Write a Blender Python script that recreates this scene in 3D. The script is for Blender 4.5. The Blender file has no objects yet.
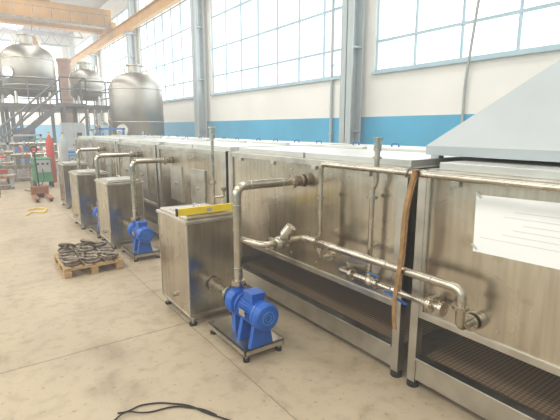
import bpy, math, random
from mathutils import Vector, Matrix
random.seed(4)
S=bpy.context.scene
# ---------------------------------------------------------------- materials
def mat(name,col,metal=0.0,rough=0.5,var=0.0,nscale=3.0,bump=0.0,bscale=8.0,emit=0.0,rvar=0.0,stretch=None,col2=None):
    m=bpy.data.materials.new(name); m.use_nodes=True
    nt=m.node_tree; N=nt.nodes; L=nt.links
    p=N['Principled BSDF']
    p.inputs['Base Color'].default_value=(*col,1)
    p.inputs['Metallic'].default_value=metal
    p.inputs['Roughness'].default_value=rough
    tc=N.new('ShaderNodeTexCoord'); mp=N.new('ShaderNodeMapping')
    L.new(tc.outputs['Object'],mp.inputs['Vector'])
    if stretch: mp.inputs['Scale'].default_value=stretch
    if var>0 or rvar>0 or col2:
        n=N.new('ShaderNodeTexNoise'); n.inputs['Scale'].default_value=nscale; n.inputs['Detail'].default_value=5
        L.new(mp.outputs[0],n.inputs['Vector'])
        if var>0 or col2:
            r=N.new('ShaderNodeValToRGB')
            r.color_ramp.elements[0].position=.3; r.color_ramp.elements[1].position=.7
            a=tuple(max(0,c*(1-var)) for c in col); b=col2 or tuple(min(1,c*(1+var)) for c in col)
            r.color_ramp.elements[0].color=(*a,1); r.color_ramp.elements[1].color=(*b,1)
            L.new(n.outputs['Fac'],r.inputs['Fac']); L.new(r.outputs[0],p.inputs['Base Color'])
        if rvar>0:
            q=N.new('ShaderNodeMapRange'); q.inputs['To Min'].default_value=max(.02,rough-rvar); q.inputs['To Max'].default_value=rough+rvar
            q.inputs['From Min'].default_value=.3; q.inputs['From Max'].default_value=.7
            L.new(n.outputs['Fac'],q.inputs['Value']); L.new(q.outputs[0],p.inputs['Roughness'])
    if bump>0:
        n2=N.new('ShaderNodeTexNoise'); n2.inputs['Scale'].default_value=bscale; n2.inputs['Detail'].default_value=2
        L.new(tc.outputs['Object'],n2.inputs['Vector'])
        bp=N.new('ShaderNodeBump'); bp.inputs['Strength'].default_value=bump; bp.inputs['Distance'].default_value=.05
        L.new(n2.outputs['Fac'],bp.inputs['Height']); L.new(bp.outputs[0],p.inputs['Normal'])
    if emit>0:
        p.inputs['Emission Color'].default_value=(*col,1); p.inputs['Emission Strength'].default_value=emit
    return m
def brushed(name,col):
    m=bpy.data.materials.new(name); m.use_nodes=True; N=m.node_tree.nodes; L=m.node_tree.links
    p=N['Principled BSDF']; p.inputs['Metallic'].default_value=1
    tc=N.new('ShaderNodeTexCoord')
    def noise(scale,stretch,det):
        mp=N.new('ShaderNodeMapping'); mp.inputs['Scale'].default_value=stretch; L.new(tc.outputs['Object'],mp.inputs[0])
        n=N.new('ShaderNodeTexNoise'); n.inputs['Scale'].default_value=scale; n.inputs['Detail'].default_value=det; L.new(mp.outputs[0],n.inputs[0]); return n
    big=noise(1.1,(1,1,1),4); streak=noise(3.0,(9,9,.7),5); smudge=noise(6,(1,1,1),7)
    def ramp(src,p0,c0,p1,c1):
        r=N.new('ShaderNodeValToRGB'); e=r.color_ramp.elements; e[0].position=p0; e[0].color=(*c0,1); e[1].position=p1; e[1].color=(*c1,1); L.new(src.outputs['Fac'],r.inputs[0]); return r
    a=ramp(big,.32,tuple(c*.80 for c in col),.68,tuple(min(1,c*1.14) for c in col))
    s=ramp(streak,.35,(.84,.83,.81),.6,(1,1,1)); d=ramp(smudge,.30,(.72,.68,.62),.42,(1,1,1))
    def mul(x,y,f):
        k=N.new('ShaderNodeMix'); k.data_type='RGBA'; k.blend_type='MULTIPLY'; k.inputs[0].default_value=f; L.new(x,k.inputs[6]); L.new(y,k.inputs[7]); return k.outputs[2]
    L.new(mul(mul(a.outputs[0],s.outputs[0],.9),d.outputs[0],.7),p.inputs['Base Color'])
    q=N.new('ShaderNodeMapRange'); q.inputs['From Min'].default_value=.3; q.inputs['From Max'].default_value=.7; q.inputs['To Min'].default_value=.18; q.inputs['To Max'].default_value=.36
    L.new(big.outputs['Fac'],q.inputs['Value']); L.new(q.outputs[0],p.inputs['Roughness'])
    bp=N.new('ShaderNodeBump'); bp.inputs['Strength'].default_value=.16; bp.inputs['Distance'].default_value=.06
    w=noise(1.5,(1,1,1.2),1); L.new(w.outputs['Fac'],bp.inputs['Height']); L.new(bp.outputs[0],p.inputs['Normal'])
    return m
STEEL=brushed('brushed_stainless_sheet',(.66,.60,.50))
STEELD=mat('stainless_frame',(.60,.57,.51),1,.38,.14,6,0,rvar=.1)
PIPE=mat('stainless_pipe',(.55,.50,.42),1,.25,.2,9,rvar=.08)
TOPM=mat('stainless_lid',(.66,.66,.63),.7,.4,.08,3)
SHADE=mat('dark_interior',(.03,.028,.025),0,.8,.3,5)  # near-black colour, painted shade for the gap under the machine body
BLUE=mat('pump_blue_paint',(.01,.11,.48),0,.28,.15,12)
BLUE2=mat('dusty_blue_paint',(.05,.2,.5),0,.5,.15,12)
BLACK=mat('black_rubber',(.02,.02,.02),0,.6,.2,10)
YEL=mat('yellow_paint',(.85,.62,.03),0,.4,.08,6)
ORA=mat('crane_yellow_paint',(.50,.26,.07),0,.55,.12,1.5)
WOOD=mat('pallet_wood',(.50,.33,.17),0,.8,.3,6,.3,30,stretch=(1,8,8))
IRON=mat('cast_iron',(.15,.125,.10),.6,.45,.3,12,col2=(.42,.35,.27))
STRAP=mat('rusty_strap',(.33,.19,.08),0,.8,.3,18)
PAPER=mat('drawing_paper',(.93,.94,.95),0,.7,.02,4)
INK=mat('ink_grey',(.6,.62,.65),0,.8,.05,4)
WHITE=mat('white_plaster',(.80,.79,.76),0,.8,.04,.6,.1,8)
DADO=mat('blue_dado_paint',(.05,.38,.62),0,.45,.08,.8)
COLM=mat('grey_blue_steel',(.42,.48,.50),0,.5,.06,2)
FRAMEM=mat('window_frame_paint',(.40,.54,.62),0,.5,.05,3)
ROOFM=mat('roof_sheet',(.40,.39,.38),0,.8,.1,1)
TRUSS=mat('truss_paint',(.25,.24,.28),0,.6,.1,2)
GREY=mat('grey_machine_paint',(.40,.42,.42),0,.5,.1,4)
GREEN=mat('green_machine_paint',(.05,.28,.14),0,.5,.15,5)
RED=mat('red_paint',(.5,.05,.03),0,.5,.15,5)
BROWN=mat('brown_lagging',(.26,.13,.09),0,.6,.15,4)
PLASTER=mat('pale_plaster_far',(.72,.72,.70),0,.8,.05,.5)

def glass(name,strength,cols):
    m=bpy.data.materials.new(name); m.use_nodes=True; N=m.node_tree.nodes; L=m.node_tree.links
    p=N['Principled BSDF']; p.inputs['Base Color'].default_value=(.8,.85,.88,1); p.inputs['Roughness'].default_value=.25
    tc=N.new('ShaderNodeTexCoord'); n=N.new('ShaderNodeTexNoise'); n.inputs['Scale'].default_value=.5; n.inputs['Detail'].default_value=3
    r=N.new('ShaderNodeValToRGB'); r.color_ramp.elements[0].position=.38; r.color_ramp.elements[1].position=.6
    r.color_ramp.elements[0].color=(*cols[0],1); r.color_ramp.elements[1].color=(*cols[1],1)
    L.new(tc.outputs['Object'],n.inputs['Vector']); L.new(n.outputs['Fac'],r.inputs['Fac'])
    L.new(r.outputs[0],p.inputs['Emission Color']); p.inputs['Emission Strength'].default_value=strength
    return m
GLASS=glass('daylit_frosted_glass',1.15,((.48,.62,.68),(.92,1,1)))
SKYL=glass('daylit_skylight',1.2,((.9,.95,1),(1,1,1)))

def concrete():
    m=bpy.data.materials.new('concrete_floor'); m.use_nodes=True; N=m.node_tree.nodes; L=m.node_tree.links
    p=N['Principled BSDF']; tc=N.new('ShaderNodeTexCoord')
    def noise(s,d=6):
        n=N.new('ShaderNodeTexNoise'); n.inputs['Scale'].default_value=s; n.inputs['Detail'].default_value=d
        L.new(tc.outputs['Object'],n.inputs['Vector']); return n
    def ramp(src,p0,c0,p1,c1):
        r=N.new('ShaderNodeValToRGB'); e=r.color_ramp.elements; e[0].position=p0; e[0].color=(*c0,1); e[1].position=p1; e[1].color=(*c1,1); L.new(src.outputs['Fac'],r.inputs[0]); return r.outputs[0]
    def mul(x,y,f):
        k=N.new('ShaderNodeMix'); k.data_type='RGBA'; k.blend_type='MULTIPLY'; k.inputs[0].default_value=f; L.new(x,k.inputs[6]); L.new(y,k.inputs[7]); return k.outputs[2]
    base=ramp(noise(.6),.3,(.42,.34,.235),.7,(.58,.48,.35))
    n2=noise(9,8)
    c=mul(base,ramp(n2,.33,(.80,.78,.76),.5,(1,1,1)),.8)
    c=mul(c,ramp(noise(2.3,7),.33,(.66,.63,.58),.46,(1,1,1)),.6)      # old oil stains
    c=mul(c,ramp(noise(26,3),.30,(.55,.52,.48),.36,(1,1,1)),.6)       # small spots
    sp=N.new('ShaderNodeSeparateXYZ'); L.new(tc.outputs['Object'],sp.inputs[0])
    def joint(out,off,per,w):
        a=N.new('ShaderNodeMath'); a.operation='SUBTRACT'; a.inputs[1].default_value=off; L.new(out,a.inputs[0])
        nn=N.new('ShaderNodeMath'); nn.operation='MULTIPLY_ADD'; L.new(n2.outputs['Fac'],nn.inputs[0]); nn.inputs[1].default_value=.02; L.new(a.outputs[0],nn.inputs[2])
        b=N.new('ShaderNodeMath'); b.operation='PINGPONG'; b.inputs[1].default_value=per/2; L.new(nn.outputs[0],b.inputs[0])
        c=N.new('ShaderNodeMath'); c.operation='LESS_THAN'; c.inputs[1].default_value=w; L.new(b.outputs[0],c.inputs[0]); return c
    j1=joint(sp.outputs['Y'],3.4,4.0,.007); j2=joint(sp.outputs['X'],-2.6,4.0,.005)
    mxx=N.new('ShaderNodeMath'); mxx.operation='MAXIMUM'; L.new(j1.outputs[0],mxx.inputs[0]); L.new(j2.outputs[0],mxx.inputs[1])
    sc=N.new('ShaderNodeMath'); sc.operation='MULTIPLY'; sc.inputs[1].default_value=.6; L.new(mxx.outputs[0],sc.inputs[0])
    m2=N.new('ShaderNodeMix'); m2.data_type='RGBA'; L.new(sc.outputs[0],m2.inputs[0]); L.new(c,m2.inputs[6]); m2.inputs[7].default_value=(.15,.12,.09,1)
    L.new(m2.outputs[2],p.inputs['Base Color']); p.inputs['Roughness'].default_value=.45
    bp=N.new('ShaderNodeBump'); bp.inputs['Strength'].default_value=.08; L.new(n2.outputs['Fac'],bp.inputs['Height']); L.new(bp.outputs[0],p.inputs['Normal'])
    return m
CONC=concrete()
def perforated():
    m=bpy.data.materials.new('perforated_tray'); m.use_nodes=True; N=m.node_tree.nodes; L=m.node_tree.links
    p=N['Principled BSDF']; tc=N.new('ShaderNodeTexCoord'); mp=N.new('ShaderNodeMapping'); mp.inputs['Rotation'].default_value=(0,0,.785)
    c=N.new('ShaderNodeTexChecker'); c.inputs['Scale'].default_value=52
    c.inputs[1].default_value=(.44,.32,.21,1); c.inputs[2].default_value=(.21,.15,.10,1)
    L.new(tc.outputs['Object'],mp.inputs[0]); L.new(mp.outputs[0],c.inputs[0]); L.new(c.outputs[0],p.inputs['Base Color'])
    p.inputs['Metallic'].default_value=.4; p.inputs['Roughness'].default_value=.5
    return m
PERF=perforated()

# ---------------------------------------------------------------- builder
class B:
    def __init__(s,name): s.n=name; s.v=[]; s.f=[]; s.mi=[]; s.sm=[]; s.mats=[]
    def m(s,mt):
        if mt not in s.mats: s.mats.append(mt)
        return s.mats.index(mt)
    def add(s,vs,fs,mt,smooth=False):
        o=len(s.v); s.v+= [Vector(v) for v in vs]; k=s.m(mt)
        for f in fs: s.f.append([o+i for i in f]); s.mi.append(k); s.sm.append(smooth)
    def box(s,lo,hi,mt,R=None,piv=None):
        x0,y0,z0=lo; x1,y1,z1=hi
        vs=[Vector(q) for q in ((x0,y0,z0),(x1,y0,z0),(x1,y1,z0),(x0,y1,z0),(x0,y0,z1),(x1,y0,z1),(x1,y1,z1),(x0,y1,z1))]
        if R is not None:
            c=Vector(piv) if piv else (Vector(lo)+Vector(hi))/2
            vs=[c+R@(v-c) for v in vs]
        s.add(vs,[(0,3,2,1),(4,5,6,7),(0,1,5,4),(1,2,6,5),(2,3,7,6),(3,0,4,7)],mt)
    def hexa(s,vs,mt): s.add(vs,[(0,3,2,1),(4,5,6,7),(0,1,5,4),(1,2,6,5),(2,3,7,6),(3,0,4,7)],mt)
    def beam(s,p0,p1,w,h,mt):
        p0=Vector(p0);p1=Vector(p1);d=(p1-p0).normalized(); up=Vector((0,0,1)) if abs(d.z)<.95 else Vector((1,0,0))
        a=d.cross(up).normalized()*w/2; b=a.cross(d).normalized()*h/2
        s.hexa([p0-a-b,p0+a-b,p1+a-b,p1-a-b,p0-a+b,p0+a+b,p1+a+b,p1-a+b],mt)
    def frame(s,d):
        d=Vector(d).normalized(); up=Vector((0,0,1)) if abs(d.z)<.95 else Vector((1,0,0))
        a=d.cross(up).normalized(); return d,a,d.cross(a).normalized()
    def cyl(s,p0,p1,r0,mt,r1=None,n=20,caps=True,smooth=True):
        r1=r0 if r1 is None else r1; p0=Vector(p0);p1=Vector(p1); d,a,b=s.frame(p1-p0)
        c=[(math.cos(2*math.pi*i/n),math.sin(2*math.pi*i/n)) for i in range(n)]
        A=[p0+(a*x+b*y)*r0 for x,y in c]; C=[p1+(a*x+b*y)*r1 for x,y in c]
        s.add(A+C,[(i,(i+1)%n,n+(i+1)%n,n+i) for i in range(n)],mt,smooth)
        if caps:
            s.add(A,[tuple(range(n))[::-1]],mt); s.add(C,[tuple(range(n))],mt)
    def lathe(s,c,prof,mt,axis=(0,0,1),n=32):
        c=Vector(c); d,a,b=s.frame(axis); vs=[]
        for r,z in prof:
            for i in range(n):
                t=2*math.pi*i/n; vs.append(c+d*z+(a*math.cos(t)+b*math.sin(t))*r)
        fs=[(k*n+i,k*n+(i+1)%n,(k+1)*n+(i+1)%n,(k+1)*n+i) for k in range(len(prof)-1) for i in range(n)]
        s.add(vs,fs,mt,True)
    def torus(s,c,axis,R,r,mt,n=24,k=8):
        c=Vector(c); d,a,b=s.frame(axis); vs=[]
        for i in range(n):
            t=2*math.pi*i/n; e=a*math.cos(t)+b*math.sin(t)
            for j in range(k):
                u=2*math.pi*j/k; vs.append(c+e*(R+r*math.cos(u))+d*r*math.sin(u))
        s.add(vs,[(i*k+j,((i+1)%n)*k+j,((i+1)%n)*k+(j+1)%k,i*k+(j+1)%k) for i in range(n) for j in range(k)],mt,True)
    def sphere(s,c,r,mt,sc=(1,1,1),n=16,k=10):
        c=Vector(c); vs=[]
        for j in range(k+1):
            ph=math.pi*j/k
            for i in range(n):
                t=2*math.pi*i/n; vs.append(c+Vector((math.sin(ph)*math.cos(t)*sc[0],math.sin(ph)*math.sin(t)*sc[1],math.cos(ph)*sc[2]))*r)
        s.add(vs,[(j*n+i,(j+1)*n+i,(j+1)*n+(i+1)%n,j*n+(i+1)%n) for j in range(k) for i in range(n)],mt,True)
    def pipe(s,pts,r,mt,fil=.07,n=14,welds=True):
        P=[Vector(p) for p in pts]; out=[P[0]]
        for i in range(1,len(P)-1):
            a=(P[i-1]-P[i]);b=(P[i+1]-P[i]); f=min(fil,a.length*.49,b.length*.49)
            A=P[i]+a.normalized()*f; C=P[i]+b.normalized()*f
            for k in range(9):
                t=k/8; out.append(A*(1-t)**2+P[i]*2*t*(1-t)+C*t*t)
        out.append(P[-1])
        d=(out[1]-out[0]).normalized(); _,a,_=s.frame(d); vs=[]
        for i,p in enumerate(out):
            if i==0: t=out[1]-out[0]
            elif i==len(out)-1: t=out[-1]-out[-2]
            else: t=out[i+1]-out[i-1]
            t=t.normalized(); a=(a-t*a.dot(t)).normalized(); b=t.cross(a)
            for k in range(n):
                u=2*math.pi*k/n; vs.append(p+(a*math.cos(u)+b*math.sin(u))*r)
        s.add(vs,[(i*n+k,i*n+(k+1)%n,(i+1)*n+(k+1)%n,(i+1)*n+k) for i in range(len(out)-1) for k in range(n)],mt,True)
        s.add(vs[:n],[tuple(range(n))[::-1]],mt); s.add(vs[-n:],[tuple(range(n))],mt)
    def flange(s,c,axis,r,t,mt,bolts=6):
        c=Vector(c); d,a,b=s.frame(axis)
        s.cyl(c-d*t,c-d*t*.08,r,mt); s.cyl(c+d*t*.08,c+d*t,r,mt)
        for i in range(bolts):
            q=2*math.pi*i/bolts+.3; e=c+(a*math.cos(q)+b*math.sin(q))*r*.78
            s.cyl(e-d*t*1.6,e+d*t*1.6,r*.1,mt,n=6,smooth=False)
    def done(s,bevel=0):
        xs=[v.x for v in s.v];ys=[v.y for v in s.v];zs=[v.z for v in s.v]
        o=Vector(((min(xs)+max(xs))/2,(min(ys)+max(ys))/2,min(zs)))
        me=bpy.data.meshes.new(s.n); me.from_pydata([v-o for v in s.v],[],s.f)
        for m_ in s.mats: me.materials.append(m_)
        me.polygons.foreach_set('material_index',s.mi); me.polygons.foreach_set('use_smooth',s.sm); me.update()
        ob=bpy.data.objects.new(s.n,me); ob.location=o; S.collection.objects.link(ob)
        if bevel:
            bv=ob.modifiers.new('bevel','BEVEL'); bv.width=bevel; bv.segments=2; bv.limit_method='ANGLE'; bv.angle_limit=.7
        return ob
# ---------------------------------------------------------------- room
XL,XW,YN,YF,ZC=-10.0,9.0,-6.0,50.0,10.6
b=B('floor'); b.box((XL-.3,YN-.3,-.2),(XW+.3,YF+.3,0),CONC); fl=b.done(); 
for v in fl.data.vertices: v.co+=fl.location
fl.location=(0,0,0)
b=B('ceiling')
b.box((XL-.3,YN-.3,ZC),(XW+.3,YF+.3,ZC+.2),ROOFM); b.done()
for k,x in enumerate((-5.5,3.5)):
    b=B('skylight'); b.box((x-1.3,YN+1,ZC-.06),(x+1.3,YF-1,ZC-.01),SKYL)
    for i in range(28): b.box((x-1.35,YN+1+i*1.99,ZC-.12),(x+1.35,YN+1.06+i*1.99,ZC-.05),FRAMEM)
    b.done()
cols=[-.8+9.6*i for i in range(6)]
def side_wall(name,x0,x1,xin,sgn):
    b=B(name)
    zs=3.16; zt=9.3
    b.box((x0,YN,2.0),(x1,YF,zs),WHITE); b.box((x0,YN,0),(x1,YF,2.0),DADO)
    b.box((x0,YN,zt),(x1,YF,ZC),WHITE)
    for c in [YN+.2]+cols+[YF-.3]: b.box((x0,c-.45,zs),(x1,c+.45,zt),WHITE)
    b.done()
    e=[YN+.2]+cols+[YF-.3]; k=0
    for i in range(len(e)-1):
        y0,y1=e[i]+.45,e[i+1]-.45
        if y1-y0<1: continue
        k+=1
        w=B('window_%s_%d'%(name[5:],k)); xm=(x0+x1)/2
        w.box((xm-.02,y0,zs),(xm+.02,y1,zt),GLASS)
        n=max(2,round((y1-y0)/1.24)); 
        for j in range(n+1):
            y=y0+(y1-y0)*j/n; w.box((xm-.07,y-.025,zs),(xm+.07,y+.025,zt),FRAMEM)
        for z in (3.2,3.95,5.1,6.4,7.7,9.24): w.box((xm-.08,y0,z-.03),(xm+.08,y1,z+.03),FRAMEM)
        w.box((xin-.12 if sgn>0 else xin,y0,zs-.06),(xin if sgn>0 else xin+.12,y1,zs),FRAMEM)
        w.done()
side_wall('wall_right',XW,XW+.25,XW,1)
side_wall('wall_left',XL-.25,XL,XL,-1)  # left wall out of view; glowing panes added to light the machine face
b=B('wall_far')
b.box((XL,YF,0),(XW,YF+.25,2.0),DADO); b.box((XL,YF,2),(XW,YF+.25,3.6),PLASTER); b.box((XL,YF,9.8),(XW,YF+.25,ZC),PLASTER)
for x in (XL+.3,-4,-.9,2.6,6.0,XW-.3): b.box((x-.3,YF,3.6),(x+.3,YF+.25,9.8),PLASTER)
b.done()
w=B('window_far'); w.box((XL+.6,YF+.1,3.6),(XW-.6,YF+.14,9.8),GLASS)
for i in range(18): x=XL+.8+i*1.02; w.box((x-.03,YF+.04,3.6),(x+.03,YF+.2,9.8),FRAMEM)
for z in (3.65,5.2,6.7,8.2,9.75): w.box((XL+.6,YF+.03,z-.04),(XW-.6,YF+.21,z+.04),FRAMEM)
w.done()
b=B('wall_near'); b.box((XL,YN-.25,0),(XW,YN,2),DADO); b.box((XL,YN-.25,2),(XW,YN,ZC),WHITE); b.done()

def colm(x,y,nm='steel_column',h=7.3):
    b=B(nm); t=.03
    b.box((x-.2,y-.22,0),(x-.2+t,y+.22,h),COLM); b.box((x+.2-t,y-.22,0),(x+.2,y+.22,h),COLM)
    b.box((x-.2,y-.015,0),(x+.2,y+.015,h),COLM)
    b.box((x-.28,y-.3,0),(x+.28,y+.3,.03),COLM)
    for k in range(3): b.box((x-.17,y-.2,1.6+k*2.2),(x+.17,y+.2,1.63+k*2.2),COLM)
    b.box((x-.32,y-.26,h),(x+.34,y+.26,h+.08),COLM)
    b.box((x+.0,y-.2,h+.08),(x+.28,y+.2,ZC),COLM)
    return b.done()
for c in cols: colm(8.6,c)
for c in cols: colm(-9.6,c)
for x,nm in ((8.35,'crane_runway_beam'),(-9.35,'crane_runway_beam')):
    b=B(nm); z=7.38
    b.box((x-.16,YN+.2,z),(x+.12,YF-.2,z+.05),ORA); b.box((x-.03,YN+.2,z+.05),(x+.01,YF-.2,z+.55),ORA)
    b.box((x-.16,YN+.2,z+.55),(x+.12,YF-.2,z+.6),ORA); b.box((x-.05,YN+.2,z+.6),(x+.01,YF-.2,z+.66),IRON)
    b.done()
def crane(y):
    b=B('overhead_crane'); z=8.05
    for dy in (0,1.9):
        b.box((-9.4,y+dy,z+.15),(8.35,y+dy+.5,z+1.15),ORA)
        b.box((-9.4,y+dy-.06,z+1.15),(8.35,y+dy+.56,z+1.2),ORA); b.box((-9.4,y+dy-.06,z+.1),(8.35,y+dy+.56,z+.15),ORA)
        for i in range(17): b.box((-9+i*1.05,y+dy-.03,z+.15),(-8.95+i*1.05,y+dy+.53,z+1.15),ORA)
    for x in (-9.5,8.2):
        b.box((x,y-.5,z),(x+.3,y+3.0,z+.4),ORA)
        for yy in (y,y+2.4): b.cyl((x+.08,yy,z+.12),(x+.22,yy,z+.12),.13,IRON)
    b.box((3.0,y-.2,z+1.22),(4.8,y+2.6,z+1.5),ORA); b.cyl((3.4,y+.3,z+1.7),(3.4,y+2.1,z+1.7),.3,GREY); b.box((4.0,y+.3,z+1.5),(4.6,y+1.0,z+1.95),BLUE2)
    b.cyl((3.8,y+1.2,z+1.3),(3.8,y+1.2,z-.8),.02,IRON); b.box((3.6,y+1.05,z-1.2),(4,y+1.35,z-.75),ORA); b.torus((3.8,y+1.2,z-1.38),(0,1,0),.12,.03,IRON)
    b.box((-9.4,y-.75,z-.05),(8.1,y-.1,z+.02),IRON)
    for i in range(18): b.box((-9.3+i,y-.75,z+.02),(-9.26+i,y-.71,z+.7),IRON)
    b.box((-9.4,y-.75,z+.66),(8.1,y-.71,z+.7),IRON)
    b.done()
crane(31)
for y in [8.8,13.6,18.4,23.2,28,37.6,42.4,47.2]:
    b=B('roof_truss'); z0,z1=9.35,10.5
    b.box((-9.9,y-.06,z0),(8.9,y+.06,z0+.12),TRUSS); b.box((-9.9,y-.06,z1-.12),(8.9,y+.06,z1),TRUSS)
    for i in range(16):
        x=-9.9+i*1.175; b.beam((x,y,z0+.06),(x+.5875,y,z1-.06),.07,.07,TRUSS); b.beam((x+.5875,y,z1-.06),(x+1.175,y,z0+.06),.07,.07,TRUSS)
    b.done()

# conduits on the right wall
b=B('wall_conduit'); b.cyl((8.93,9.95,0),(8.93,9.95,9.2),.045,COLM,n=12)
for z in (1.5,3.5,6,8): b.box((8.88,9.88,z),(8.99,10.02,z+.04),COLM)
b.done()
b=B('electric_cable'); b.pipe([(8.5,5.0,9.3),(8.72,5.15,6),(8.75,5.35,4.2),(8.93,5.62,2.6),(8.95,5.62,1.2)],.03,GREY,.3,10); b.box((8.85,5.5,1.0),(8.99,5.74,1.3),GREY); b.done()

# ---------------------------------------------------------------- tunnel machine
F=2.24; BK=4.2
b=B('tunnel_pasteurizer')
secs=[(-1.2,1.66),(1.74,4.10),(4.16,6.30),(6.36,8.50),(8.56,10.7),(10.76,12.6)]
for (y0,y1) in secs:
    b.box((F,y0,.53),(BK,y1,1.43),STEEL)
    b.box((F-.012,y0,1.40),(BK+.012,y1,1.45),STEELD)
    b.box((F-.012,y0,.50),(F+.05,y1,.545),STEELD)
    b.box((BK-.05,y0,.50),(BK+.012,y1,.545),STEELD)
    n=2
    for i in range(n):
        a=y0+.05+(y1-y0-.1)*i/n; c=a+(y1-y0-.1)/n-.03
        b.box((F+.07,a,1.45),(BK-.07,c,1.495),TOPM)
        for yy in (a+.25,c-.25):
            b.pipe([(BK-.4,yy-.05,1.49),(BK-.4,yy-.05,1.53),(BK-.4,yy+.05,1.53),(BK-.4,yy+.05,1.49)],.009,BLUE2,.02,8)
        b.box((F+.9,a+.1,1.495),(F+.96,c-.1,1.52),TOPM)
    for yy in (y0,y1-.06):
        for xx in (F-.02,BK-.04):
            b.box((xx,yy,.04),(xx+.06,yy+.06,1.45),STEELD)
            b.cyl((xx+.03,yy+.03,0),(xx+.03,yy+.03,.04),.04,BLACK,n=16)
    b.box((F-.018,y0+.06,.545),(F-.001,y0+.085,1.4),STEELD); b.box((F-.018,y1-.085,.545),(F-.001,y1-.06,1.4),STEELD)
    for xx in (F-.01,BK-.04): b.box((xx,y0+.06,.06),(xx+.05,y1-.06,.215),STEELD)
    b.box((F-.03,y0+.06,.205),(F+.05,y1-.06,.225),STEELD)
    b.box((F+.05,y0+.06,.19),(BK-.06,y1-.06,.205),PERF)
    b.box((F+1.2,y0+.06,.22),(F+1.23,y1-.06,.53),SHADE)  # sheet painted near-black in place of the shade under the body
    for k in range(int((y1-y0)/.35)):
        for z in (.60,1.35): b.cyl((F-.005,y0+.2+k*.35,z),(F+.002,y0+.2+k*.35,z),.009,STEELD,n=8)
for y in (4.9,5.6,7.0,7.9,9.2,10.1,11.4):
    b.box((F-.02,y-.2,.72),(F,y+.2,1.2),STEELD); b.cyl((F-.05,y,.96),(F-.02,y,.96),.02,STEELD,n=12)
for (y0,y1) in secs[:2]:
    for k in range(4):
        y=y0+.35+k*(y1-y0-.6)/3; b.box((F-.022,y-.025,1.37),(F-.001,y+.025,1.40),STEELD)
tp=b.done(.003)

# hood
b=B('extraction_hood'); z0=1.52
lo=[(2.55,-1.15,z0),(4.05,-1.15,z0),(4.05,1.86,z0),(2.55,1.86,z0)]
mid=[(x,y,z0+.06) for x,y,z in lo]; top=[(3.12,-.6,2.40),(3.6,-.6,2.40),(3.6,.86,2.40),(3.12,.86,2.40)]
HOOD=mat('hood_sheet',(.50,.54,.56),.85,.5,.05,2)
b.hexa(lo+mid,HOOD); b.hexa(mid+top,HOOD)
b.box((3.12,-.6,2.40),(3.6,.86,2.52),HOOD)
b.cyl((3.36,.1,2.52),(3.36,.1,7.0),.22,HOOD,n=32)
for z in (3.5,4.6,5.7): b.cyl((3.36,.1,z),(3.36,.1,z+.04),.235,HOOD,n=32)
for x,y in ((2.6,-1.1),(4,-1.1),(2.6,1.8),(4,1.8)): b.box((x-.03,y-.03,1.496),(x+.03,y+.03,z0),HOOD)
b.done()

# ---------------------------------------------------------------- tanks and pumps
def tank(x,y,sy=.66,sx=.49,top=.96,level=False):
    b=B('buffer_tank'); x1=x+sx; y1=y+sy
    b.box((x,y,.09),(x1,y1,top-.03),STEEL)
    b.box((x-.02,y-.02,top-.045),(x1+.02,y1+.02,top-.02),STEELD)
    b.box((x+.01,y+.01,top-.02),(x1-.01,y1-.01,top),STEEL)
    b.box((x+.06,y+.12,top),(x1-.06,y1-.12,top+.012),TOPM)
    b.pipe([(x+sx/2,y+.25,top+.01),(x+sx/2,y+.25,top+.05),(x+sx/2,y+.4,top+.05),(x+sx/2,y+.4,top+.01)],.008,STEELD,.02,8)
    for xx in (x+.04,x1-.04):
        for yy in (y+.04,y1-.04):
            b.cyl((xx,yy,.015),(xx,yy,.1),.014,STEELD,n=10); b.cyl((xx,yy,0),(xx,yy,.018),.035,BLACK,n=14); b.cyl((xx,yy,.06),(xx,yy,.075),.024,STEELD,n=6,smooth=False)
    for xx,yy in ((x,y),(x1,y),(x,y1),(x1,y1)): b.box((xx-.006,yy-.006,.09),(xx+.006,yy+.006,top-.045),STEELD)
    b.box((x-.005,y-.005,.085),(x1+.005,y1+.005,.105),STEELD)
    b.cyl((x-.03,y+sy*.5,.2),(x,y+sy*.5,.2),.022,PIPE,n=12)
    b.done(.003)
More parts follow.
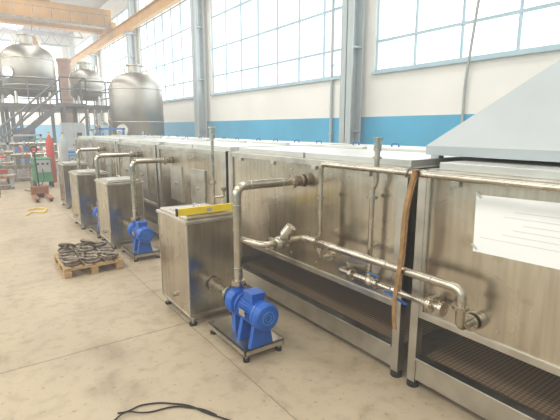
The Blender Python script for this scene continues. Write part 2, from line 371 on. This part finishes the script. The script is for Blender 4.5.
def pump(x,y,ytank):
    z=.35; b=B('centrifugal_pump'); ze=.10
    b.box((x-.15,y-.34,ze-.012),(x+.20,y+.26,ze),STEELD)
    for xx in (x-.12,x+.17):
        for yy in (y-.31,y+.23): b.cyl((xx,yy,0),(xx,yy,ze),.011,STEELD,n=10); b.cyl((xx,yy,0),(xx,yy,.02),.026,BLACK,n=12)
    b.box((x-.15,y-.34,ze-.045),(x-.14,y+.26,ze),STEELD); b.box((x+.19,y-.34,ze-.045),(x+.20,y+.26,ze),STEELD)
    b.box((x-.15,y-.34,ze-.045),(x+.20,y-.33,ze),STEELD)
    b.lathe((x,y,z),[(0,.055),(.06,.06),(.10,.05),(.115,.02),(.115,-.02),(.10,-.05),(.06,-.055),(0,-.055)],BLUE,(0,1,0))
    b.cyl((x,y,z),(x,y,z+.14),.042,BLUE); b.flange((x,y,z+.145),(0,0,1),.06,.012,PIPE)
    b.cyl((x,y+.05,z),(x,y+.13,z),.05,BLUE); b.flange((x,y+.14,z),(0,1,0),.07,.013,PIPE)
    b.cyl((x,y+.15,z),(x,ytank-.001,z),.035,PIPE); b.flange((x,ytank-.025,z),(0,1,0),.065,.012,PIPE)
    b.cyl((x,y-.05,z),(x,y-.11,z),.075,BLUE,r1=.09)
    b.cyl((x,y-.11,z),(x,y-.125,z),.105,BLUE,n=28)
    y0=y-.125; y1=y-.36; r=.088
    b.cyl((x,y0,z),(x,y1,z),r,BLUE,n=32)
    for i in range(28):
        t=2*math.pi*i/28; c=Vector((math.cos(t),0,math.sin(t))); p=Vector((x,0,z))+c*(r+.006)
        b.beam((p.x,y0-.01,p.z),(p.x,y1+.01,p.z),.007 if abs(c.x)<.7 else .017,.017 if abs(c.x)<.7 else .007,BLUE)
    b.lathe((x,y1,z),[(.104,.0),(.105,-.015),(.103,-.05),(.09,-.066),(0,-.07)],BLUE,(0,1,0))
    b.torus((x,y1-.069,z),(0,1,0),.048,.005,BLUE2); b.torus((x,y1-.069,z),(0,1,0),.026,.004,BLUE2)
    b.cyl((x,y1+.02,z),(x,y1-.005,z),.107,BLUE,n=32)
    b.box((x-.055,y0-.17,z+.08),(x+.055,y0-.05,z+.14),BLUE); b.box((x-.06,y0-.175,z+.135),(x+.06,y0-.045,z+.15),BLUE)
    b.cyl((x+.055,y0-.10,z+.105),(x+.08,y0-.10,z+.105),.013,BLACK,n=10)
    b.box((x-.111,y0-.15,z-.02),(x-.1085,y0-.07,z+.03),STEELD)
    for yy in (y0-.03,y1+.04):
        b.hexa([(x-.10,yy-.02,ze),(x+.10,yy-.02,ze),(x+.10,yy+.02,ze),(x-.10,yy+.02,ze),(x-.06,yy-.02,z-.06),(x+.06,yy-.02,z-.06),(x+.06,yy+.02,z-.06),(x-.06,yy+.02,z-.06)],BLUE)
    b.box((x-.05,y-.03,ze),(x+.05,y+.03,z-.09),BLUE)
    b.done(.002)
def riser(x,y,ztop=1.265):
    b=B('pump_discharge_pipe'); r=.034
    b.pipe([(x,y,.508),(x,y,ztop),(F-.03,y,ztop)],r,PIPE,.085,18)
    for z in (.62,1.12): b.torus((x,y,z),(0,0,1),r,.004,PIPE,20,6)
    b.cyl((x,y,.508),(x,y,.52),.055,PIPE)
    for xx in (x+.12,x+.42): b.torus((xx,y,ztop),(1,0,0),r,.004,PIPE,20,6)
    b.flange((F-.11,y,ztop),(1,0,0),.062,.014,PIPE); b.cyl((F-.03,y,ztop),(F-.019,y,ztop),.055,PIPE)
    b.cyl((F-.10,y,ztop),(F-.001,y,ztop),.045,IRON)
    b.done()
for (tx,ty) in ((1.376,3.28),(1.46,6.2),(1.36,7.75),(1.5,10.0)):
    tank(tx,ty); pump(tx+.23,ty-.44,ty); riser(tx+.23,ty-.44)

b=B('spirit_level'); b.box((1.33,3.36,.973),(1.93,3.385,1.035),YEL); b.box((1.60,3.356,.99),(1.645,3.389,1.02),GREY)
b.box((1.325,3.356,.972),(1.337,3.389,1.037),BLACK); b.box((1.923,3.356,.972),(1.935,3.389,1.037),BLACK); b.done(.002)

b=B('gauge_standpipe'); x,y=1.80,3.62
b.cyl((x,y,.972),(x,y,1.6),.014,PIPE,n=12); b.flange((x,y,.985),(0,0,1),.035,.01,PIPE); b.flange((x,y,1.2),(0,0,1),.03,.01,PIPE,4)
b.pipe([(x,y,1.06),(x+.09,y-.03,1.06),(x+.09,y-.03,1.12)],.012,PIPE,.03,10); b.cyl((x+.09,y-.03,1.12),(x+.09,y-.03,1.15),.022,IRON,n=12)
b.cyl((x,y,1.6),(x,y,1.70),.026,PIPE,n=12); b.cyl((x,y,1.70),(x,y,1.715),.035,STEELD,n=12)
b.done()

# recirculation line
b=B('recirculation_pipe'); r=.026; z=.84; X=2.08; ry=2.84
b.pipe([(1.64,ry,z),(1.69,2.60,z),(X,2.60,z),(X,1.23,z),(X,1.23,.62),(F-.001,1.23,.62)],r,PIPE,.06,16)
b.flange((1.76,2.60,z),(1,0,0),.05,.012,PIPE)
b.sphere((1.84,2.60,z),.05,PIPE,(1.2,1,1)); b.flange((1.92,2.60,z),(1,0,0),.045,.01,PIPE)
b.cyl((1.84,2.60,z),(1.87,2.56,z+.09),.026,PIPE); b.cyl((1.865,2.57,z+.06),(1.895,2.53,z+.13),.045,PIPE,r1=.04)
for y in (2.3,1.75,1.42): b.torus((X,y,z),(0,1,0),r,.004,PIPE,20,6)
b.flange((X,2.44,z),(0,1,0),.045,.01,PIPE); 
b.flange((X,1.23,.74),(0,0,1),.045,.01,PIPE); b.cyl((F-.03,1.23,.62),(F-.001,1.23,.62),.055,PIPE); b.flange((F-.06,1.23,.62),(1,0,0),.048,.01,PIPE)
b.done()
b=B('drain_pipe'); x=2.16; z=.65
b.pipe([(F-.001,2.28,z),(x,2.28,z),(x,1.40,z)],.021,PIPE,.05,14)
b.cyl((F-.02,2.28,z),(F-.001,2.28,z),.045,PIPE); b.flange((x,2.14,z),(0,1,0),.042,.01,PIPE); b.flange((x,1.47,z),(0,1,0),.048,.012,PIPE); b.cyl((x,1.40,z),(x,1.38,z),.045,PIPE)
b.pipe([(x,1.52,z),(F-.001,1.52,z)],.02,PIPE); 
b.sphere((x,1.97,z),.036,PIPE); b.cyl((x,1.97,z),(x,1.97,z+.06),.012,PIPE); b.flange((x,1.9,z),(0,1,0),.036,.009,PIPE)
b.sphere((x,1.75,z),.036,PIPE); b.cyl((x,1.75,z),(x-.05,1.75,z-.0),.012,PIPE); b.beam((x-.055,1.78,z),(x-.065,1.60,z-.03),.018,.008,BLUE)
b.beam((x,1.99,z+.06),(x-.03,1.86,z+.07),.016,.006,BLUE2)
b.done()
b=B('vent_pipe'); x,y=2.17,1.985
b.pipe([(x,y,z+.0),(x,y,1.30),(x+.0,y-.03,1.34),(x,y-.03,1.62)],.018,PIPE,.03,14)
b.flange((x,y,1.24),(0,0,1),.036,.01,PIPE,4); b.cyl((x,y-.03,1.55),(x,y-.03,1.60),.026,PIPE); b.cyl((x,y-.03,1.62),(x,y-.03,1.64),.034,PIPE); b.cyl((x,y-.03,1.50),(x,y-.03,1.515),.03,PIPE)
b.cyl((x,y,z+.02),(x,y,z+.06),.026,PIPE); b.cyl((x,y,.9),(F-.001,y,.9),.008,PIPE,n=8)
b.done()
b=B('spray_header_pipe'); X2=2.12
b.pipe([(F-.001,2.46,.70),(X2,2.46,.70),(X2,2.46,1.435),(X2,-1.1,1.435),(F-.013,-1.1,1.435)],.019,PIPE,.05,14)
for y in (2.2,.9,-.4): b.beam((X2,y,1.415),(F-.013,y,1.41),.025,.006,STEELD)
b.cyl((F-.02,2.46,.70),(F-.001,2.46,.70),.04,PIPE); b.flange((X2,2.46,1.18),(0,0,1),.036,.009,PIPE,4); b.flange((X2,2.46,.78),(0,0,1),.034,.009,PIPE,4)
b.flange((X2,1.66,1.435),(0,1,0),.03,.008,PIPE,4)
b.done()
b=B('hanging_strap')
pts=[]
for k in range(25):
    t=k/24; pts.append(Vector((2.085-.05*math.sin(t*3.1),1.585+.08*t+.012*math.sin(t*9),1.455-1.02*t)))
for off in (0,.045):
    P=[p+Vector((off,off*.4,0)) for p in (pts if off==0 else pts[:19])]
    for i in range(len(P)-1): b.beam(P[i],P[i+1]+(P[i+1]-P[i])*.1,.03,.006,STRAP)
b.beam((2.07,1.585,1.458),(2.14,1.6,1.458),.034,.006,STRAP)
b.done()
b=B('taped_drawing')
R=Matrix.Rotation(math.radians(-1.5),3,'X')
b.box((F-.009,.62,1.03),(F-.007,1.28,1.35),PAPER,R)
for k in range(5): b.box((F-.0105,.72,1.15+k*.032),(F-.0092,1.12-.05*(k%3),1.152+k*.032),INK,R)
b.box((F-.0105,.66,1.115),(F-.0092,1.24,1.117),INK,R)
for y,z_ in ((1.27,1.34),(.63,1.34),(1.27,1.05)): b.box((F-.012,y-.022,z_-.007),(F-.0093,y+.022,z_+.007),TOPM,Matrix.Rotation(.7,3,'X'))
b.done()

# ---------------------------------------------------------------- pallet & handwheels
b=B('wooden_pallet'); x0,x1,y0,y1=.70,1.36,5.25,6.0
for i in range(3): x=x0+(x1-x0-.08)*i/2; b.box((x,y0,0),(x+.08,y1,.018),WOOD)
for i in range(3):
    for j in range(3):
        x=x0+(x1-x0-.08)*i/2; y=y0+(y1-y0-.1)*j/2; b.box((x,y,.018),(x+.08,y+.1,.085),WOOD)
for j in range(3): y=y0+(y1-y0-.1)*j/2; b.box((x0,y,.085),(x1,y+.1,.10),WOOD)
for i in range(6): x=x0+(x1-x0-.085)*i/5; b.box((x,y0,.10),(x+.085,y1,.118),WOOD)
b.done(.003)
b=B('valve_handwheels')
def wheel(c,ax,R):
    d,a,e=b.frame(ax); c=Vector(c)
    b.torus(c,ax,R,.015,IRON,24,8); b.cyl(c-d*.02,c+d*.02,.028,IRON,n=12)
    for i in range(4):
        t=math.pi*i/2+.4; b.cyl(c,c+(a*math.cos(t)+e*math.sin(t))*R,.008,IRON,n=6)
for i in range(3):
    for j in range(4):
        cx=x0+.12+i*.21; cy=y0+.12+j*.17
        for k in range(random.choice((1,2,2,3))):
            wheel((cx+random.uniform(-.02,.02),cy+random.uniform(-.02,.02),.142+k*.03),(random.uniform(-.08,.08),random.uniform(-.08,.08),1),.085)
wheel((x0+.15,y1-.08,.22),(.3,.5,1),.09); wheel((x0+.4,y1-.1,.23),(.5,.3,1),.09)
b.done()

b=B('floor_cable')
b.pipe([(.54,2.46,.008),(.60,2.44,.008),(.67,2.46,.008),(.78,2.42,.008),(.93,2.28,.008),(.98,2.15,.008),(1.1,1.95,.008),(1.1,1.6,.008)],.005,BLACK,.06,8)
b.pipe([(.50,2.40,.008),(.58,2.44,.02),(.68,2.36,.008),(.85,2.33,.008),(.98,2.2,.008),(1.02,2.10,.008)],.005,BLACK,.06,8)
b.done()

# ---------------------------------------------------------------- background vessels
SILO=mat('silo_steel',(.40,.38,.345),1,.40,.15,1.2,rvar=.08)
def silo(name,x,y,z0,zsh,r,neck=.45,legs=True):
    b=B(name)
    prof=[(0,z0),(r*.7,z0+.05),(r,z0+.3),(r,zsh)]
    for k in range(1,9):
        t=k/8*math.pi/2; prof.append((max(r*math.cos(t),.0),zsh+r*.66*math.sin(t)))
    b.lathe((x,y,0),prof,SILO,n=48)
    for z in (z0+.5,(z0+zsh)/2,zsh): b.torus((x,y,z),(0,0,1),r+.005,.02,STEELD,48,6)
    zt=zsh+r*.66
    b.cyl((x,y,zt-.15),(x,y,zt+neck-.15),.28,SILO); b.cyl((x,y,zt+neck-.15),(x,y,zt+neck-.08),.36,SILO)
    b.cyl((x+.5,y-.2,zt-.2),(x+.5,y-.2,zt+.15),.06,PIPE); b.cyl((x-.5,y-.2,zt-.25),(x-.5,y-.2,zt+.1),.08,PIPE)
    for i in range(4):
        t=math.pi/4+i*math.pi/2; px,py=x+math.cos(t)*r*.85,y+math.sin(t)*r*.85
        b.cyl((px,py,legs),(px,py,z0+.35),.06,STEELD)
        b.cyl((px,py,legs),(px,py,legs+.03),.12,STEELD)
    b.cyl((x-.75*r,y-.62*r,z0+1.0),(x-.82*r,y-.7*r,z0+1.0),.25,STEELD)
    b.done()
silo('storage_silo',6,19.2,.6,3.3,1.1,.4,0.0)
PZ=2.72
silo('process_vessel',2.5,23.6,3.1,4.75,1.1,.5,PZ)
silo('process_vessel',.8,26.4,3.1,4.9,1.1,.5,PZ)
silo('process_vessel',5.2,25.0,3.1,4.2,.8,.4,PZ)
RAILM=mat('handrail_paint',(.12,.13,.14),0,.5,.1,3)
b=B('access_platform'); 
b.box((-1,21.3,PZ-.16),(6.4,28,PZ),RAILM)
for x in (-.9,1.5,3.9,6.2):
    for y in (21.4,24.6,27.9): b.box((x-.08,y-.08,0),(x+.08,y+.08,PZ-.16),RAILM)
for x in (-.9,1.5,3.9):
    b.beam((x,21.4,1.7),(x+.7,21.4,PZ-.16),.06,.06,RAILM)
def rail(b,p0,p1,n,h=1.05):
    p0=Vector(p0);p1=Vector(p1); up=Vector((0,0,1))
    for q in (h,h*.55): b.cyl(p0+up*q,p1+up*q,.03,RAILM,n=8)
    for i in range(n+1): p=p0.lerp(p1,i/n); b.cyl(p,p+up*h,.03,RAILM,n=8)
rail(b,(-1,21.35,PZ),(3.2,21.35,PZ),4); rail(b,(4.2,21.35,PZ),(6.35,21.35,PZ),2); rail(b,(6.35,21.35,PZ),(6.35,27.9,PZ),6); rail(b,(-1,27.95,PZ),(6.35,27.95,PZ),7)
b.done()
b=B('steel_staircase'); ya,yb=20.25,21.05
A=Vector((3.2,0,PZ)); C=Vector((.1,0,0))
b.box((3.2,ya,PZ-.12),(4.2,21.29,PZ),RAILM); rail(b,(4.2,ya,PZ),(4.2,21.2,PZ),1); rail(b,(3.2,ya,PZ),(4.2,ya,PZ),1)
for x,y in ((4.15,ya+.05),(3.3,ya+.05)): b.box((x-.05,y-.05,0),(x+.05,y+.05,PZ-.12),RAILM)
for y in (ya,yb): 
    b.beam((A.x,y,A.z-.05),(C.x,y,.08),.05,.2,RAILM); rail(b,(A.x,y,A.z),(C.x+.15,y,.12),4,.95)
for i in range(14):
    t=(i+.5)/14; p=A.lerp(C,t); b.box((p.x-.13,ya,p.z-.02),(p.x+.13,yb,p.z+.01),STEELD)
b.done()
b=B('insulated_stack'); b.cyl((5.0,29.5,0),(5.0,29.5,5.6),.36,BROWN,n=24); b.cyl((5,29.5,5.6),(5,29.5,5.75),.42,BROWN,n=24); b.cyl((5,29.5,0),(5,29.5,.1),.5,GREY,n=24); b.done()

def gascyl(x,y,m1):
    b=B('gas_cylinder'); b.lathe((x,y,0),[(0,0),(.11,.0),(.115,.03),(.115,1.25),(.09,1.38),(.04,1.45),(.035,1.5),(0,1.5)],m1,n=20); b.cyl((x,y,1.5),(x,y,1.56),.015,YEL); b.torus((x,y,1.56),(0,0,1),.035,.008,BLACK,12,6); b.done()
gascyl(2.10,13.6,GREY); gascyl(1.98,15.3,RED)
def cabinet(x,y,h,m1,nm='control_cabinet'):
    b=B(nm); b.box((x,y,.1),(x+.8,y+.4,h),m1); b.box((x+.02,y-.02,.14),(x+.39,y,h-.04),m1); b.box((x+.41,y-.02,.14),(x+.78,y,h-.04),m1)
    b.box((x+.02,y+.02,0),(x+.78,y+.38,.1),BLACK); b.cyl((x+.36,y-.04,h*.55),(x+.36,y-.02,h*.55),.03,BLACK,n=12); b.box((x+.5,y-.03,h*.7),(x+.68,y-.02,h*.8),BLACK); b.done(.005)
cabinet(2.9,18.6,1.9,GREY)
cabinet(1.6,22.6,1.7,BLUE2)
def welder(x,y,m1):
    b=B('welding_machine'); b.box((x,y,.18),(x+.45,y+.8,.85),m1); b.box((x+.03,y-.02,.45),(x+.42,y,.8),GREY)
    for k in range(3): b.cyl((x+.1+k*.12,y-.04,.7),(x+.1+k*.12,y-.02,.7),.03,BLACK,n=10)
    for xx in (x-.02,x+.42):
        for yy in (y+.15,y+.68): b.cyl((xx,yy,.11),(xx+.05,yy,.11),.11,BLACK,n=18)
    b.pipe([(x+.05,y+.75,.8),(x+.05,y+.95,1.0),(x+.4,y+.95,1.0),(x+.4,y+.75,.8)],.015,STEELD,.04,8)
    b.pipe([(x+.2,y-.03,.55),(x+.2,y-.3,.3),(x+.0,y-.5,.012),(x-.2,y-.55,.012),(x-.3,y-.2,.012)],.012,BLACK,.1,8); b.done(.008)
welder(1.35,13.9,GREEN); welder(.35,15.5,RED); welder(2.5,15.4,BLUE2)
def bench(x,y,l=1.6):
    b=B('work_bench'); b.box((x,y,.78),(x+l,y+.7,.84),IRON)
    for xx in (x+.05,x+l-.12):
        for yy in (y+.05,y+.58): b.box((xx,yy,0),(xx+.07,yy+.07,.78),GREY)
    b.box((x+.05,y+.05,.2),(x+l-.05,y+.65,.24),GREY)
    b.box((x+.2,y+.1,.84),(x+.4,y+.3,1.0),BLUE2); b.box((x+.17,y+.15,.97),(x+.45,y+.25,1.04),IRON); b.box((x+.8,y+.2,.84),(x+1.1,y+.5,.98),RED); b.cyl((x+l-.08,y+.3,.84),(x+l-.08,y+.3,1.1),.06,GREY,n=14)
    b.done(.004)
bench(.9,17.7); bench(.4,18.9,1.2)
def trestle(x,y,w=.9):
    b=B('steel_trestle'); b.box((x,y,.68),(x+w,y+.08,.76),IRON)
    for xx in (x+.08,x+w-.08):
        b.beam((xx,y+.04,.7),(xx-.02,y-.28,0),.05,.05,IRON); b.beam((xx,y+.04,.7),(xx+.02,y+.36,0),.05,.05,IRON); b.beam((xx,y-.15,.28),(xx,y+.23,.28),.04,.04,IRON)
    b.done()
trestle(.35,12.9); trestle(1.0,17.0)
def manifold(x,y,m1,h=1.3):
    b=B('valve_manifold'); 
    b.box((x,y,0),(x+.9,y+.06,.06),IRON); b.box((x,y+.4,0),(x+.9,y+.46,.06),IRON)
    for xx in (x+.02,x+.82): b.box((xx,y,.06),(xx+.06,y+.06,h),m1); b.box((xx,y+.4,.06),(xx+.06,y+.46,h*.6),m1); b.beam((xx+.03,y+.03,h-.03),(xx+.03,y+.43,h*.6),.05,.05,m1)
    b.box((x,y,h-.06),(x+.9,y+.06,h),m1)
    for k,zz in enumerate((.4,.75,1.05)):
        b.cyl((x-.05,y-.06,zz*h/1.3),(x+.95,y-.06,zz*h/1.3),.05,PIPE,n=12)
        for q in (.2,.55): b.flange((x+q+.08*k,y-.06,zz*h/1.3),(1,0,0),.09,.02,m1); 
        b.torus((x+.38+.08*k,y-.26,zz*h/1.3),(0,1,0),.09,.014,RED if k==1 else IRON); b.cyl((x+.38+.08*k,y-.06,zz*h/1.3),(x+.38+.08*k,y-.27,zz*h/1.3),.015,IRON,n=8)
        b.cyl((x+.29+.08*k,y-.26,zz*h/1.3),(x+.47+.08*k,y-.26,zz*h/1.3),.01,IRON,n=6)
    b.done()
manifold(-.05,14.2,GREY,1.3); manifold(1.0,16.1,GREY,1.5); manifold(3.6,15.9,BLUE2,1.7); manifold(1.8,19.4,GREEN,1.3)
b=B('motor_pump_set')
for k in range(3):
    x=3.1+k*.75; y=14.6
    b.box((x-.2,y-.35,0),(x+.2,y+.35,1.0),GREY); b.cyl((x,y-.3,1.18),(x,y+.3,1.18),.17,BLUE2,n=20); b.lathe((x,y-.38,1.18),[(0,-.08),(.2,-.07),(.22,0),(.2,.07),(0,.08)],BLUE2,(0,1,0),20); b.box((x-.08,y-.1,1.33),(x+.08,y+.1,1.43),BLUE2); b.cyl((x,y-.38,1.25),(x,y-.38,1.6),.05,PIPE,n=12)
b.done(.004)
b=B('mixing_kettle'); x,y=.15,16.9
b.lathe((x,y,0),[(0,.35),(.25,.45),(.38,.65),(.38,1.15),(.40,1.17),(.40,1.2),(.36,1.2),(.3,1.3),(0,1.36)],SILO,n=32)
for i in range(3):
    t=i*2.09+.4; b.cyl((x+.33*math.cos(t),y+.33*math.sin(t),0),(x+.33*math.cos(t),y+.33*math.sin(t),.8),.025,STEELD,n=10)
b.cyl((x,y,.1),(x,y,.36),.03,PIPE,n=10); b.cyl((x,y,1.34),(x,y,1.6),.08,BLUE2,n=16); b.done()
b=B('process_pump_skid')
b.box((-.2,21.6,.0),(1.2,22.4,.12),GREY); b.cyl((.0,22,.5),(.7,22,.5),.25,BLUE2,n=24); b.lathe((.9,22,.5),[(0,-.12),(.28,-.1),(.32,0),(.28,.1),(0,.12)],BLUE2,(1,0,0)); b.cyl((.9,22,.6),(.9,22,1.6),.09,PIPE); b.box((.1,21.8,.12),(.6,22.2,.3),BLUE2); b.done()
for i,(x,y,c) in enumerate(((2.9,17.2,BLUE2),(3.6,17.3,BLUE2),(.0,18.2,BLUE2))):
    b=B('steel_drum'); b.lathe((x,y,0),[(0,0),(.28,0),(.29,.02),(.28,.04),(.28,.28),(.292,.3),(.28,.32),(.28,.57),(.292,.59),(.28,.61),(.28,.86),(.29,.88),(.28,.87),(.27,.85),(0,.85)],c,n=28); b.done()
b=B('process_piping')
for k in range(5):
    x=4.6+k*.3; b.pipe([(x,20.9,.0),(x,20.9,1.6+.15*k),(x-.2,21.15,1.6+.15*k),(x-.2,21.15,PZ-.2)],.05,PIPE,.12,10)
b.done()
b=B('lifting_sling'); b.pipe([(.72,9.6,.02),(.85,10.0,.02),(1.05,9.7,.02),(1.15,10.2,.02),(1.0,10.4,.02),(.8,10.2,.02)],.012,YEL,.12,8); b.done()
b=B('pallet_truck'); PTM=mat('pallet_truck_paint',(.30,.12,.05),0,.6,.2,5)
b.box((1.05,11.2,.06),(1.15,12.0,.10),PTM); b.box((1.33,11.2,.06),(1.43,12.0,.10),PTM); b.box((1.05,12.0,.06),(1.43,12.15,.28),PTM); b.pipe([(1.24,12.1,.28),(1.24,12.4,1.1)],.02,BLACK); b.torus((1.24,12.43,1.17),(0,1,.2),.07,.015,BLACK)
b.cyl((1.15,12.08,.085),(1.33,12.08,.085),.085,BLACK,n=18)
for x in (1.10,1.38): b.cyl((x-.03,11.3,.035),(x+.03,11.3,.035),.035,BLACK,n=14)
b.done(.005)

# ---------------------------------------------------------------- lights
def area(name,loc,rot,sx,sy,e,col):
    l=bpy.data.lights.new(name,'AREA'); l.shape='RECTANGLE'; l.size=sx; l.size_y=sy; l.energy=e; l.color=col
    o=bpy.data.objects.new(name,l); o.location=loc; o.rotation_euler=rot; S.collection.objects.link(o)
K=.42
area('skylight_daylight_east',(3.5,22,ZC-.15),(0,0,0),2.6,54,1900*K,(1,.96,.88))
area('skylight_daylight_west',(-5.5,22,ZC-.15),(0,0,0),2.6,54,5200*K,(1,.92,.77))
area('window_daylight_left',(XL+.1,20,6.2),(0,math.radians(-90),0),6,50,2400*K,(1,.94,.83))  # fill light added on the unseen left side to brighten the machine face
area('window_daylight_right',(XW-.35,20,6.2),(0,math.radians(90),0),6,50,1900*K,(.92,.97,1))
W=bpy.data.worlds.new('world'); S.world=W; W.use_nodes=True; N=W.node_tree.nodes; N['Background'].inputs[0].default_value=(.8,.9,1,1); N['Background'].inputs[1].default_value=1
# air given a faint glow of its own, imitating bright haze
em=N.new('ShaderNodeEmission'); em.inputs[0].default_value=(1,.97,.91,1); em.inputs[1].default_value=.009
W.node_tree.links.new(em.outputs[0],N['World Output'].inputs['Volume'])
S.view_settings.view_transform='Standard'
# camera
cd=bpy.data.cameras.new('camera'); cd.sensor_width=36; cd.lens=430/560*36; cd.clip_end=200
co=bpy.data.objects.new('camera',cd); co.location=(0,0,1.7); co.rotation_euler=(math.radians(90-10.8),0,math.radians(-35.3)); S.collection.objects.link(co); S.camera=co
